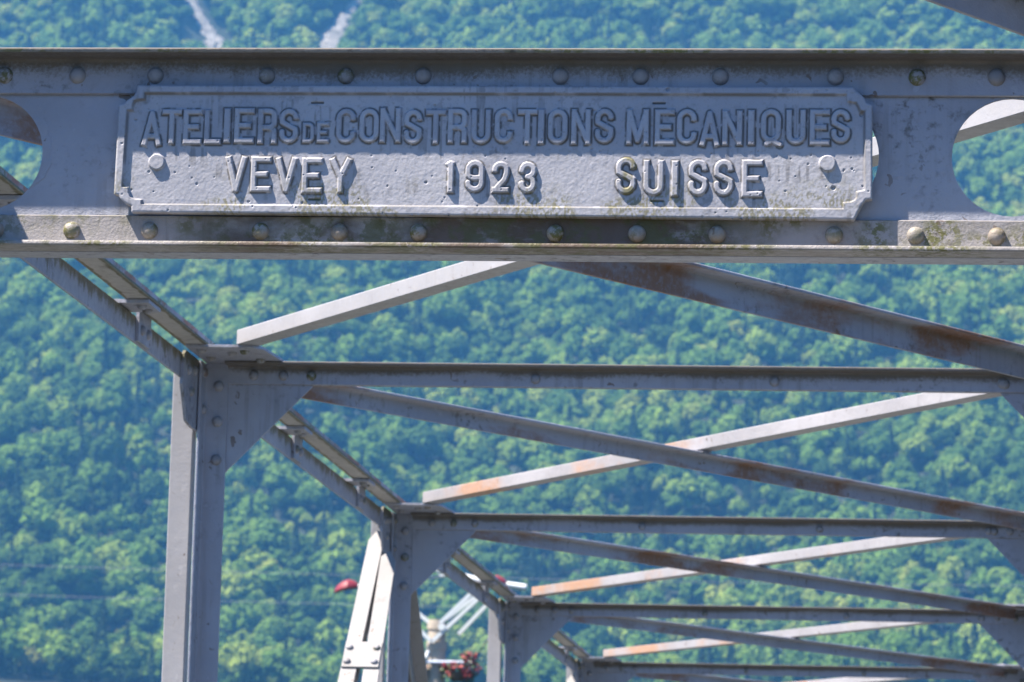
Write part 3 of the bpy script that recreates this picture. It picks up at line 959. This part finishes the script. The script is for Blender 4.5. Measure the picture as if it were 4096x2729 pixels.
ls = 0.0009
for t_ in TEXT:
    ch, a, b, top, bot = t_
    xa, zt = pxy(a, top)
    xb, zb = pxy(b, bot)
    pad = 0.0062
    nxx, nzz = int((xb - xa + 2 * pad) / ls) + 1, int((zt - zb + 2 * pad) / ls) + 1
    lx, lz = np.meshgrid(np.linspace(xa - pad, xb + pad, nxx), np.linspace(zb - pad, zt + pad, nzz), indexing='ij')
    wob = 0.0007 * (fbm(lx * 1000 / 9, lz * 1000 / 9, 7, 2) - 0.38)
    d = letter_field(lx, lz, t_) + wob
    hgt = 0.0058
    prof = smooth((DRAFT * 0.9 - d) / (DRAFT * 1.75))
    hh = hgt * prof + relief(lx, lz) * (1 - 0.35 * prof) - 0.0011 * smooth((d - DRAFT * 0.7) / 0.001)
    r2 = np.random.RandomState(int(a))
    for k in range(3):
        cx, cz = r2.uniform(xa, xb), r2.uniform(zb, zt)
        hh -= 0.0018 * smooth((0.0015 - np.hypot(lx - cx, lz - cz)) / 0.001 + 0.2)
    gr, mo = plate_stains(lx, lz, d, np.full(lx.shape, 1.0))
    if ch == 'S' and a == 2478:
        mo = np.maximum(mo, 0.9 * smooth((fbm(lx * 90, lz * 60, 5, 3) - 0.35) / 0.15) * smooth((lx - xa - .008) / .01))
    o = grid_object('letter', lx, lz, PLY - hh, d < DRAFT + 0.0016, gr * np.where(d < 0, 0.45, 1.0), mo, M_CAST, plate)
    if ch == 'S' and a == 2478:
        o['label'] = 'raised letter S with green moss in its bowl'


# ------------------------------------------------------------------ lamp mast in the middle distance
def simple(name, col, rough=0.5, var=0.15, sc=20):
    t = NT(name)
    c = t.coords()
    t.bsdf(t.mix(t.noise(c, sc, 4), tuple(x * (1 - var) for x in col), tuple(min(1, x * (1 + var)) for x in col)), rough)
    return t.mat


M_CONC = simple('pole_concrete', (0.36, 0.31, 0.255), 0.85, 0.2, 9)
M_ARM = simple('white_enamel', (0.62, 0.64, 0.63), 0.4, 0.06, 30)
M_RED = simple('red_enamel', (0.20, 0.028, 0.04), 0.45, 0.25, 12)
M_RAIL = simple('grey_rail_paint', (0.42, 0.47, 0.55), 0.4, 0.1, 12)
LY = 50.0
mast = bpy.data.objects.new('lamp_mast', None)
COL.objects.link(mast)
mast.location = (-6.51, LY, -6.0)
W[mast] = Vector(mast.location)
tag(mast, 'concrete lamp mast with white V-shaped arms and red lamp hoods', 'street lamp')
mb = MB()
mb.tube([(-6.51, LY, -6.0), (-6.51, LY, Z(4.0))], 0.19, 16, 0.112)
mb.tube([(-6.51, LY, Z(3.62)), (-6.51, LY, Z(3.72))], 0.13, 16)
mb.tube([(-6.51, LY, Z(3.88)), (-6.51, LY, Z(3.96))], 0.128, 16)
mb.build('pole', M_CONC, mast)
JX = -6.555
for z0_, xe, ze, yo in ((3.92, -7.30, 4.50, 0.14), (3.71, -7.30, 4.42, -0.16), (3.92, -5.86, 4.47, 0.14), (3.71, -5.84, 4.40, -0.16), (3.93, -5.83, 4.52, -0.42), (3.86, -5.86, 4.33, 0.45)):
    st = JX if yo not in (-0.42, 0.45) else (-6.42 if yo < 0 else -6.29)
    mb = MB()
    dvec = Vector((xe - st, 0, ze - z0_)).normalized()
    up_ = Vector((-dvec.z, 0, dvec.x))
    mb.prism([(-0.023, -0.02), (0.023, -0.02), (0.023, 0.02), (-0.023, 0.02)], (st, LY + yo, Z(z0_)), (xe, LY + yo, Z(ze)), up_, (0, 1, 0))
    mb.build('arm', M_ARM, mast)
mb = MB()
mb.tube([(-6.43, LY - 0.2, Z(3.90)), (-6.43, LY + 0.2, Z(3.90))], 0.045, 12)
mb.build('arm_spacer', M_ARM, mast)


def lamp(x, z, dx, dz, dy):
    """white tube holding a red hood at its left end"""
    e = Vector((x + dx, LY + dy, Z(z + dz)))
    s_ = Vector((x, LY + dy, Z(z)))
    mb = MB()
    mb.tube([s_, s_.lerp(e, 0.06), s_.lerp(e, 0.94), e], [0.03, 0.042, 0.042, 0.03], 12)
    tb = mb.build('lamp_tube', M_ARM, mast)
    mb = MB()
    ax = (s_ - e).normalized()
    side_ = Vector((0, 1, 0))
    upv = side_.cross(ax).normalized()
    if upv.z < 0:
        upv = -upv
    # hood: half shell, domed on top, pointed towards its tip
    prof = [(0.0, 0.045), (0.05, 0.085), (0.12, 0.11), (0.19, 0.10), (0.26, 0.07), (0.29, 0.04), (0.305, 0.012)]
    vs, n = [], 9
    for s, r in prof:
        drop = 0.055 * (s / 0.30) ** 2
        for q in range(n):
            a = math.pi * q / (n - 1)
            vs.append(s_ + ax * s + side_ * (r * 1.25 * math.cos(a)) + upv * (r * math.sin(a) * 1.05 - drop))
        vs.append(s_ + ax * s - upv * (drop + 0.018))
    fs = []
    for i in range(len(prof) - 1):
        fs += [[i * (n + 1) + q, i * (n + 1) + (q + 1) % (n + 1), (i + 1) * (n + 1) + (q + 1) % (n + 1), (i + 1) * (n + 1) + q] for q in range(n + 1)]
    fs += [list(range(n + 1)), list(range((len(prof) - 1) * (n + 1), len(prof) * (n + 1)))]
    mb.add(vs, fs)
    mb.build('lamp_hood', M_RED, mast)
    # stem from the tube down to the arm heads
    return tb


lamp(-7.545, 4.405, 0.34, 0.02, 0.0)
lamp(-6.535, 4.625, 0.74, -0.17, -0.2)
lamp(-5.66, 4.475, 0.27, -0.035, 0.1)
mb = MB()
mb.tube([(-7.25, LY, Z(4.46)), (-6.4, LY - .1, Z(4.56)), (-5.83, LY, Z(4.46))], 0.018, 8)
mb.build('tie_rod', M_RAIL, mast)
mb = MB()
mb.tube([(-6.98, LY - 0.14, Z(3.452)), (-6.05, LY - 0.14, Z(3.456))], 0.026, 10)
mb.build('basket_rail', M_RAIL, mast)
mb = MB()
mb.tube([(-6.60, LY - .13, Z(3.60)), (-6.62, LY - .15, Z(3.52)), (-6.66, LY - .16, Z(3.48)), (-6.72, LY - .16, Z(3.475)), (-6.76, LY - .16, Z(3.50))], 0.022, 8)
mb.build('rail_hook', M_ARM, mast)


def leafy(mb, cx, cy, cz, rx, ry, rz, n, size, rng):
    for _ in range(n):
        d = Vector((rng.gauss(0, 1), rng.gauss(0, 1), rng.gauss(0, 1))).normalized()
        p = Vector((cx + d.x * rx * rng.uniform(.35, 1), cy + d.y * ry * rng.uniform(.35, 1), cz + d.z * rz * rng.uniform(.35, 1)))
        u = Vector((rng.gauss(0, 1), rng.gauss(0, 1), rng.gauss(0, 1))).normalized()
        w = u.orthogonal().normalized()
        s = size * rng.uniform(.6, 1.3)
        mb.add([p - u * s, p + w * s * .6, p + u * s, p - w * s * .6], [[0, 1, 2, 3]])


M_FLOW = simple('red_blossom', (0.26, 0.035, 0.04), 0.6, 0.6, 9)
M_FLEAF = simple('basket_leaf', (0.05, 0.085, 0.03), 0.6, 0.4, 9)
M_BASK = simple('basket_bowl', (0.10, 0.07, 0.05), 0.9, 0.3, 20)
rng = random.Random(3)
for i, (bx, clumps) in enumerate(((-6.20, ((-6.07, 3.53, .10, .07), (-6.25, 3.42, .13, .08), (-6.06, 3.40, .12, .10), (-6.33, 3.36, .08, .09), (-6.1, 3.30, .09, .06))),
                                  (-6.77, ((-6.70, 3.40, .10, .08), (-6.80, 3.37, .10, .09), (-6.88, 3.45, .08, .07))))):
    b = bpy.data.objects.new('flower_basket', None)
    COL.objects.link(b)
    b.location = (bx, LY - 0.14, Z(3.22))
    W[b] = Vector(b.location)
    tag(b, ['hanging basket of red flowers on the rail right of the lamp pole', 'hanging basket of red flowers mostly hidden left of the lamp pole'][i], 'flower basket', 'flower baskets on the lamp mast')
    mb = MB()
    mb.tube([(bx, LY - .14, Z(3.22)), (bx, LY - .14, Z(3.26)), (bx, LY - .14, Z(3.34))], [0.05, 0.11, 0.14], 14)
    mb.build('bowl', M_BASK, b)
    mb = MB()
    mb.tube([(bx, LY - .14, Z(3.30)), (bx, LY - .14, Z(3.44))], 0.008, 6)
    mb.build('hanger', M_BASK, b)
    mf, ml = MB(), MB()
    for (x, z, rx, rz) in clumps:
        leafy(mf, x, LY - .16, Z(z), rx * 1.25, .16, rz * 1.2, 60, 0.026, rng)
        leafy(ml, x, LY - .12, Z(z - .04), rx * 1.5, .18, rz * 1.3, 50, 0.03, rng)
    mf.build('blossoms', M_FLOW, b, smooth=False)
    ml.build('leaves', M_FLEAF, b, smooth=False)
mb = MB()
mb.tube([(-5.55, 50.3, Z(4.40)), (-5.84, 50.2, Z(3.855)), (-6.02, 50.1, Z(3.55)), (-6.42, 50.02, Z(3.02))], 0.009, 6)
w_ = mb.build('guy_wire', simple('wire_grey', (0.07, 0.075, 0.08), 0.5))
tag(w_, 'thin dark guy wire slanting beside the lamp mast', 'wire')

# two overhead cables crossing the lower left of the valley
M_CABLE = simple('cable_grey', (0.30, 0.31, 0.34), 0.5)
for zc, sag, lab in ((27.6, 1.6, 'upper of two faint cables crossing before the forest'), (25.35, 1.4, 'lower of two faint cables crossing before the forest')):
    mb = MB()
    pts = [(-73 + (x + 73) * 1.0, 300, Z(zc) + ((x + 20) / 75.0) ** 2 * sag * 0.55 - 0.35) for x in np.linspace(-130, 70, 41)]
    mb.tube(pts, 0.011, 6)
    o = mb.build('overhead_cable', M_CABLE)
    tag(o, lab, 'cable', 'overhead cables')

# ------------------------------------------------------------------ terrain and forest
def hill(x, y):
    x, y = np.asarray(x, float), np.asarray(y, float)
    base = np.where(y < 250, -6.0, np.where(y < 880, -6.0 + 60.0 * smooth((y - 250) / 630.0), 54.0))
    up1 = np.clip(y - 880, 0, 445) * 0.555
    up2 = np.clip(y - 1325, 0, 200) * 1.35
    up3 = np.clip(y - 1525, 0, 400) * 0.6
    n = (fbm(x / 60 + 30, y / 150 + 5, 201, 3) - 0.44) * 36 + (fbm(x / 26 + 30, y / 60 + 5, 211, 2) - 0.37) * 9
    return base + up1 + up2 + up3 + n * smooth((y - 700) / 250.0)


def facing(dx, dz):
    """point where the hillside lies in a given direction from the eye"""
    for y in np.arange(700, 1700, 1.0):
        if float(hill(dx * y, y)) - EYE.z >= dz * y:
            return dx * y, y, float(hill(dx * y, y))
    return dx * 1700, 1700, float(hill(dx * 1700, 1700))


t = NT('forest_floor')
c = t.coords()
t.bsdf(t.mix(t.noise(c, 0.15, 5), (0.008, 0.014, 0.006), (0.016, 0.024, 0.009)), 0.95)
xs = np.concatenate([np.arange(-900, -420, 40), np.arange(-420, 130, 7), np.arange(130, 700, 40)])
ys = np.concatenate([np.arange(-250, 700, 50), np.arange(700, 1560, 7), np.arange(1560, 1760, 40)])
gx2, gy2 = np.meshgrid(xs, ys, indexing='ij')
gz2 = hill(gx2, gy2)
a_, b_ = gx2.shape
idx = np.arange(a_ * b_).reshape(a_, b_)
q = np.stack([idx[:-1, :-1].ravel(), idx[1:, :-1].ravel(), idx[1:, 1:].ravel(), idx[:-1, 1:].ravel()], 1)
me = bpy.data.meshes.new('hillside')
me.from_pydata(np.stack([gx2.ravel(), gy2.ravel(), gz2.ravel()], 1).tolist(), [], q.tolist())
me.shade_smooth()
me.materials.append(t.mat)
tag(link('hillside', me, None, (0, 0, 0)), kind='structure')

# bare gully and rock face near the top of the picture: strips lying on the slope
GULLY = [[(-0.2005, .2417, 3.0), (-0.1985, .2375, 3.4), (-0.1955, .2335, 3.6), (-0.1928, .2295, 4.6), (-0.1915, .2255, 5.5)],
         [(-0.1555, .243, 1.6), (-0.1580, .2385, 2.5), (-0.1602, .2350, 2.6), (-0.1622, .2315, 4.0), (-0.1635, .2285, 4.5), (-0.1635, .226, 5)]]
t = NT('scree_rock')
c = t.coords()
t.bsdf(t.mix(t.ramp(t.noise(c, 0.6, 6, 0.7), 0.35, 0.65), (0.08, 0.075, 0.06), (0.26, 0.24, 0.215)), 0.95, (t.noise(c, 1.2, 5), 1.0, 0.6))
M_ROCK = t.mat
bare = []
for gi, strip in enumerate(GULLY):
    rows = []
    for dx, dz, wd in strip:
        x, y, z = facing(dx, dz)
        rows.append((x, y, wd))
    dense = []
    for i in range(len(rows) - 1):
        for f in np.linspace(0, 1, 7)[:-1]:
            dense.append(tuple(rows[i][k] * (1 - f) + rows[i + 1][k] * f for k in range(3)))
    dense.append(rows[-1])
    bare.append(dense)
    mb = MB()
    vs, fs = [], []
    nn = 9
    for r_, (x, y, wd) in enumerate(dense):
        for k in range(nn):
            f = (k / (nn - 1) - 0.5) * 2
            jx = x + f * wd * 0.9 * (1 + 0.3 * math.sin(r_ * 1.7 + gi + (2 if f > 0 else 0)))
            jy = y
            vs.append((jx, jy, float(hill(jx, jy)) + 0.9 * (1 - abs(f) ** 2) + 0.25 + 0.5 * math.sin(k * 2.1 + r_ * 1.3) * (1 - abs(f))))
    for r_ in range(len(dense) - 1):
        fs += [[r_ * nn + k, r_ * nn + k + 1, (r_ + 1) * nn + k + 1, (r_ + 1) * nn + k] for k in range(nn - 1)]
    mb.add(vs, fs)
    o = mb.build('scree', M_ROCK)
    tag(o, kind='structure')


def leaf_mat(name, cols, sc=0.011):
    """foliage whose tint differs from tree to tree"""
    t = NT(name)
    oi = t.n('ObjectInfo')
    rnd = oi.outputs['Random']
    loc = t.n('VectorMath', operation='ADD')
    t.l(oi.outputs['Location'], loc.inputs[0])
    field = t.noise(loc.outputs[0], sc, 3)
    f = t.math('ADD', t.math('MULTIPLY', rnd, 0.85), t.math('MULTIPLY', t.math('SUBTRACT', field, 0.5), 1.3))
    cr = t.n('ValToRGB')
    e = cr.color_ramp.elements
    e[0].position, e[0].color = 0.0, (*cols[0], 1)
    e[1].position, e[1].color = 1.0, (*cols[-1], 1)
    for k, cc in enumerate(cols[1:-1]):
        el = e.new((k + 1) / (len(cols) - 1))
        el.color = (*cc, 1)
    t.l(f, cr.inputs[0])
    geo = t.n('NewGeometry')
    v = t.noise(geo.outputs['Position'], 0.9, 2)
    col = t.mix(t.ramp(v, 0.3, 0.7), t.mix(0.30, cr.outputs[0], (0.02, 0.03, 0.01)), cr.outputs[0])
    df = t.n('BsdfDiffuse')
    tl = t.n('BsdfTranslucent')
    t.l(col, df.inputs[0])
    t.l(col, tl.inputs[0])
    mx_ = t.n('MixShader')
    mx_.inputs[0].default_value = 0.2
    t.l(df.outputs[0], mx_.inputs[1])
    t.l(tl.outputs[0], mx_.inputs[2])
    o = t.n('OutputMaterial')
    t.l(mx_.outputs[0], o.inputs['Surface'])
    return t.mat


M_BROAD = leaf_mat('broadleaf', [(0.055, 0.108, 0.026), (0.10, 0.185, 0.034), (0.145, 0.245, 0.04), (0.21, 0.30, 0.05), (0.30, 0.345, 0.07)])
M_NEEDLE = leaf_mat('needle', [(0.018, 0.035, 0.018), (0.03, 0.05, 0.025)])
M_BARK = simple('bark', (0.09, 0.07, 0.05), 0.9, 0.3, 3)


def crown(seed, kind='broad', leaf=0.28, n_clump=38, per=30):
    """leafy crown about 5 m wide, base of crown at z=0.8"""
    rg = np.random.RandomState(seed)
    vs, fs = [], []

    def leafq(p, nrm, s):
        a = np.cross(nrm, rg.randn(3))
        a /= np.linalg.norm(a) + 1e-9
        b = np.cross(nrm, a)
        o = len(vs)
        l_ = s * rg.uniform(.75, 1.35)
        w = s * rg.uniform(.5, .9)
        vs.extend([tuple(p - a * l_), tuple(p + b * w + nrm * s * .15), tuple(p + a * l_), tuple(p - b * w + nrm * s * .15)])
        fs.append((o, o + 1, o + 2, o + 3))
    if kind == 'broad':
        rx, rz, zc = rg.uniform(2.0, 2.7), rg.uniform(2.3, 3.3), rg.uniform(3.4, 4.4)
        off = rg.uniform(-.5, .5, 2)
        for k in range(n_clump):
            d = rg.randn(3)
            d /= np.linalg.norm(d)
            d[2] = abs(d[2]) * 1.0 - 0.35
            rr = rg.uniform(0.55, 1.0)
            c_ = np.array([d[0] * rx * rr + off[0] * d[2], d[1] * rx * rr + off[1] * d[2], zc + d[2] * rz * rr])
            cr_ = rg.uniform(0.55, 1.05)
            for j in range(per):
                e = rg.randn(3)
                e /= np.linalg.norm(e)
                if e[2] < -0.4:
                    e[2] *= -1
                nr = e + 0.22 * rg.randn(3)
                nr /= np.linalg.norm(nr)
                leafq(c_ + e * cr_ * rg.uniform(.7, 1.08), nr, leaf)
    else:
        h, r0 = rg.uniform(7.5, 9.5), rg.uniform(1.5, 1.9)
        for k in range(430):
            f = rg.rand() ** 0.75
            z = 0.8 + (h - .8) * (1 - f)
            r = r0 * f * (0.62 + 0.38 * ((z * 1.3) % 1.0)) * rg.uniform(.55, 1.05)
            a = rg.uniform(0, 6.283)
            nr = np.array([math.cos(a), math.sin(a), 0.9]) + .4 * rg.randn(3)
            nr /= np.linalg.norm(nr)
            leafq(np.array([r * math.cos(a), r * math.sin(a), z]), nr, leaf * .85)
    return vs, fs


def crown_mesh(name, seed, kind, mat, **kw):
    vs, fs = crown(seed, kind, **kw)
    me = bpy.data.meshes.new(name)
    me.from_pydata([list(map(float, v)) for v in vs], [], fs)
    me.materials.append(mat)
    return me


protos = bpy.data.collections.new('tree_kinds')        # never linked to the scene: only the forest's nodes use it
NBROAD, NCON = 7, 2
for k in range(NBROAD):
    o = bpy.data.objects.new('tree_kind_%02d' % k, crown_mesh('broadleaf_crown', 100 + k, 'broad', M_BROAD))
    protos.objects.link(o)
for k in range(NCON):
    o = bpy.data.objects.new('tree_kind_%02d' % (NBROAD + k), crown_mesh('conifer_crown', 200 + k, 'con', M_NEEDLE))
    protos.objects.link(o)

rg = np.random.RandomState(12)
pts = []
y = 800.0
while y < 1500:
    steep = y > 1318
    sx, sy = (3.9, 3.6) if not steep else (3.9, 2.2)
    sc_ = 1.0 - 0.12 * smooth((y - 900) / 400.0)
    sx, sy = sx * sc_, sy * sc_
    xs_ = np.arange(-0.2513 * y - 60, 0.0179 * y + 60, sx)
    n = len(xs_)
    X = xs_ + rg.uniform(-.48, .48, n) * sx
    Y = y + rg.uniform(-.48, .48, n) * sy
    pts.append(np.stack([X, Y], 1))
    y += sy
P = np.concatenate(pts)
keep_ = np.ones(len(P), bool)
spare = rg.rand(len(P)) < 0.02              # bushes left standing in the gullies
for strip in bare:
    for (x, y_, wd) in strip:
        keep_ &= spare | ~((np.abs(P[:, 0] - x) < wd * 0.95 + 0.7) & (P[:, 1] > y_ - 9.5) & (P[:, 1] < y_ + 1.8))
keep_ &= rg.rand(len(P)) > 0.05

# ---- single trees that stand out of the forest
M_BRIGHT = leaf_mat('bright_leaf', [(0.10, 0.20, 0.035), (0.12, 0.22, 0.04)])
M_YELLOW = leaf_mat('yellow_leaf', [(0.19, 0.20, 0.05), (0.21, 0.21, 0.055)])
M_REDDISH = leaf_mat('dead_leaf', [(0.15, 0.06, 0.045), (0.17, 0.07, 0.05)])
SINGLES = [(-0.2215, .0905, 1.45, 'broad', M_BRIGHT, 'bright green round tree left of the nearest post'),
           (-0.2355, .0625, 1.10, 'broad', M_YELLOW, 'yellow green tree low at the left edge of the forest'),
           (-0.2105, .0690, 1.15, 'broad', M_YELLOW, 'pale yellow tree left of the foot of the nearest post'),
           (-0.0288, .1465, 0.80, 'con', M_REDDISH, 'slim dead reddish tree above the first cross strut'),
           (-0.1265, .1592, 0.60, 'broad', M_REDDISH, 'small reddish tree left of where the sunlit brace meets the girder'),
           (-0.2300, .0780, 1.25, 'broad', M_BRIGHT, 'fresh green tree near the left edge below the cables')]
for i, (dx, dz, sc_, kind, mat, lab) in enumerate(SINGLES):
    x, y, z = facing(dx, dz)
    rad = 3.2 * sc_
    keep_ &= np.hypot(P[:, 0] - x, (P[:, 1] - y) * 0.9) > rad
    keep_ &= ~((np.abs(P[:, 0] - x) < 2.4 * sc_) & (P[:, 1] < y) & (P[:, 1] > y - 7))
    tr = bpy.data.objects.new('broadleaf_tree' if kind == 'broad' else 'conifer_tree', None)
    COL.objects.link(tr)
    tr.location = (x, y, z - 0.3)
    W[tr] = Vector(tr.location)
    tag(tr, lab, 'tree', 'trees standing out of the forest')
    o = link('crown', crown_mesh('crown', 300 + i, kind, mat, n_clump=50, per=34), tr, tr.location)
    o.scale = (sc_, sc_, sc_)
    mb = MB()
    mb.tube([(x, y, z - .3), (x + .1, y, z + 1.5 * sc_), (x, y + .1, z + 3.6 * sc_)], 0.22 * sc_, 8, 0.08)
    for a in (0.4, 2.5, 4.4):
        mb.tube([(x, y, z + 1.6 * sc_), (x + math.cos(a) * 1.1 * sc_, y + math.sin(a) * 1.1 * sc_, z + 3.2 * sc_)], 0.10 * sc_, 6, 0.03)
    mb.build('trunk', M_BARK, tr)

P = P[keep_]
n = len(P)
zz = hill(P[:, 0], P[:, 1])
con_p = 0.06 + 0.22 * (fbm(P[:, 0] / 60, P[:, 1] / 60, 401, 2) > 0.42)
kind_i = np.where(rg.rand(n) < con_p, NBROAD + rg.randint(0, NCON, n), rg.randint(0, NBROAD, n))
siz = 0.66 + 1.15 * rg.rand(n) ** 2.0
siz *= 0.82 + 0.5 * fbm(P[:, 0] / 40, P[:, 1] / 40, 411, 2)
me = bpy.data.meshes.new('forest')
me.from_pydata(np.stack([P[:, 0], P[:, 1], zz - 0.4], 1).tolist(), [], [])
for nm, arr, ty in (('tree_size', siz, 'FLOAT'), ('tree_turn', rg.uniform(0, 6.283, n), 'FLOAT'), ('tree_kind', kind_i, 'INT'), ('tree_stretch', rg.uniform(.85, 1.25, n), 'FLOAT')):
    at = me.attributes.new(nm, ty, 'POINT')
    at.data.foreach_set('value', arr.astype(np.float32 if ty == 'FLOAT' else np.int32))
me.materials.append(M_BROAD)
forest = link('forest', me, None, (0, 0, 0))
tag(forest, 'dense mixed green forest covering the hazy mountainside', 'forest', kind='stuff')
ng = bpy.data.node_groups.new('forest_trees', 'GeometryNodeTree')
ng.interface.new_socket('Geometry', in_out='INPUT', socket_type='NodeSocketGeometry')
ng.interface.new_socket('Geometry', in_out='OUTPUT', socket_type='NodeSocketGeometry')
gi, go = ng.nodes.new('NodeGroupInput'), ng.nodes.new('NodeGroupOutput')
ci = ng.nodes.new('GeometryNodeCollectionInfo')
ci.inputs['Collection'].default_value = protos
ci.inputs['Separate Children'].default_value = True
ci.inputs['Reset Children'].default_value = True
iop = ng.nodes.new('GeometryNodeInstanceOnPoints')
iop.inputs['Pick Instance'].default_value = True


def named(nm, ty):
    nd = ng.nodes.new('GeometryNodeInputNamedAttribute')
    nd.data_type = ty
    nd.inputs['Name'].default_value = nm
    return nd.outputs['Attribute']


rot = ng.nodes.new('ShaderNodeCombineXYZ')
scl = ng.nodes.new('ShaderNodeCombineXYZ')
mul = ng.nodes.new('ShaderNodeMath')
mul.operation = 'MULTIPLY'
ng.links.new(named('tree_turn', 'FLOAT'), rot.inputs[2])
sz = named('tree_size', 'FLOAT')
ng.links.new(sz, mul.inputs[0])
ng.links.new(named('tree_stretch', 'FLOAT'), mul.inputs[1])
ng.links.new(sz, scl.inputs[0])
ng.links.new(sz, scl.inputs[1])
ng.links.new(mul.outputs[0], scl.inputs[2])
ng.links.new(gi.outputs[0], iop.inputs['Points'])
ng.links.new(ci.outputs[0], iop.inputs['Instance'])
ng.links.new(named('tree_kind', 'INT'), iop.inputs['Instance Index'])
ng.links.new(rot.outputs[0], iop.inputs['Rotation'])
ng.links.new(scl.outputs[0], iop.inputs['Scale'])
ng.links.new(iop.outputs[0], go.inputs[0])
md = forest.modifiers.new('trees', 'NODES')
md.node_group = ng

# ------------------------------------------------------------------ air
t = NT('air')
pv = t.n('VolumePrincipled')
pv.inputs['Color'].default_value = (0.13, 0.47, 1.0, 1)
pv.inputs['Density'].default_value = 0.00019
pv.inputs['Anisotropy'].default_value = 0.0
o = t.n('OutputMaterial')
t.l(pv.outputs[0], o.inputs['Volume'])
mb = MB()
mb.box((-1000, -350, -16), (800, 1860, 760))
hz = mb.build('haze', t.mat, smooth=False)
tag(hz, 'thin blue haze filling the valley before the forest', 'haze', kind='stuff')
print('forest trees', n)
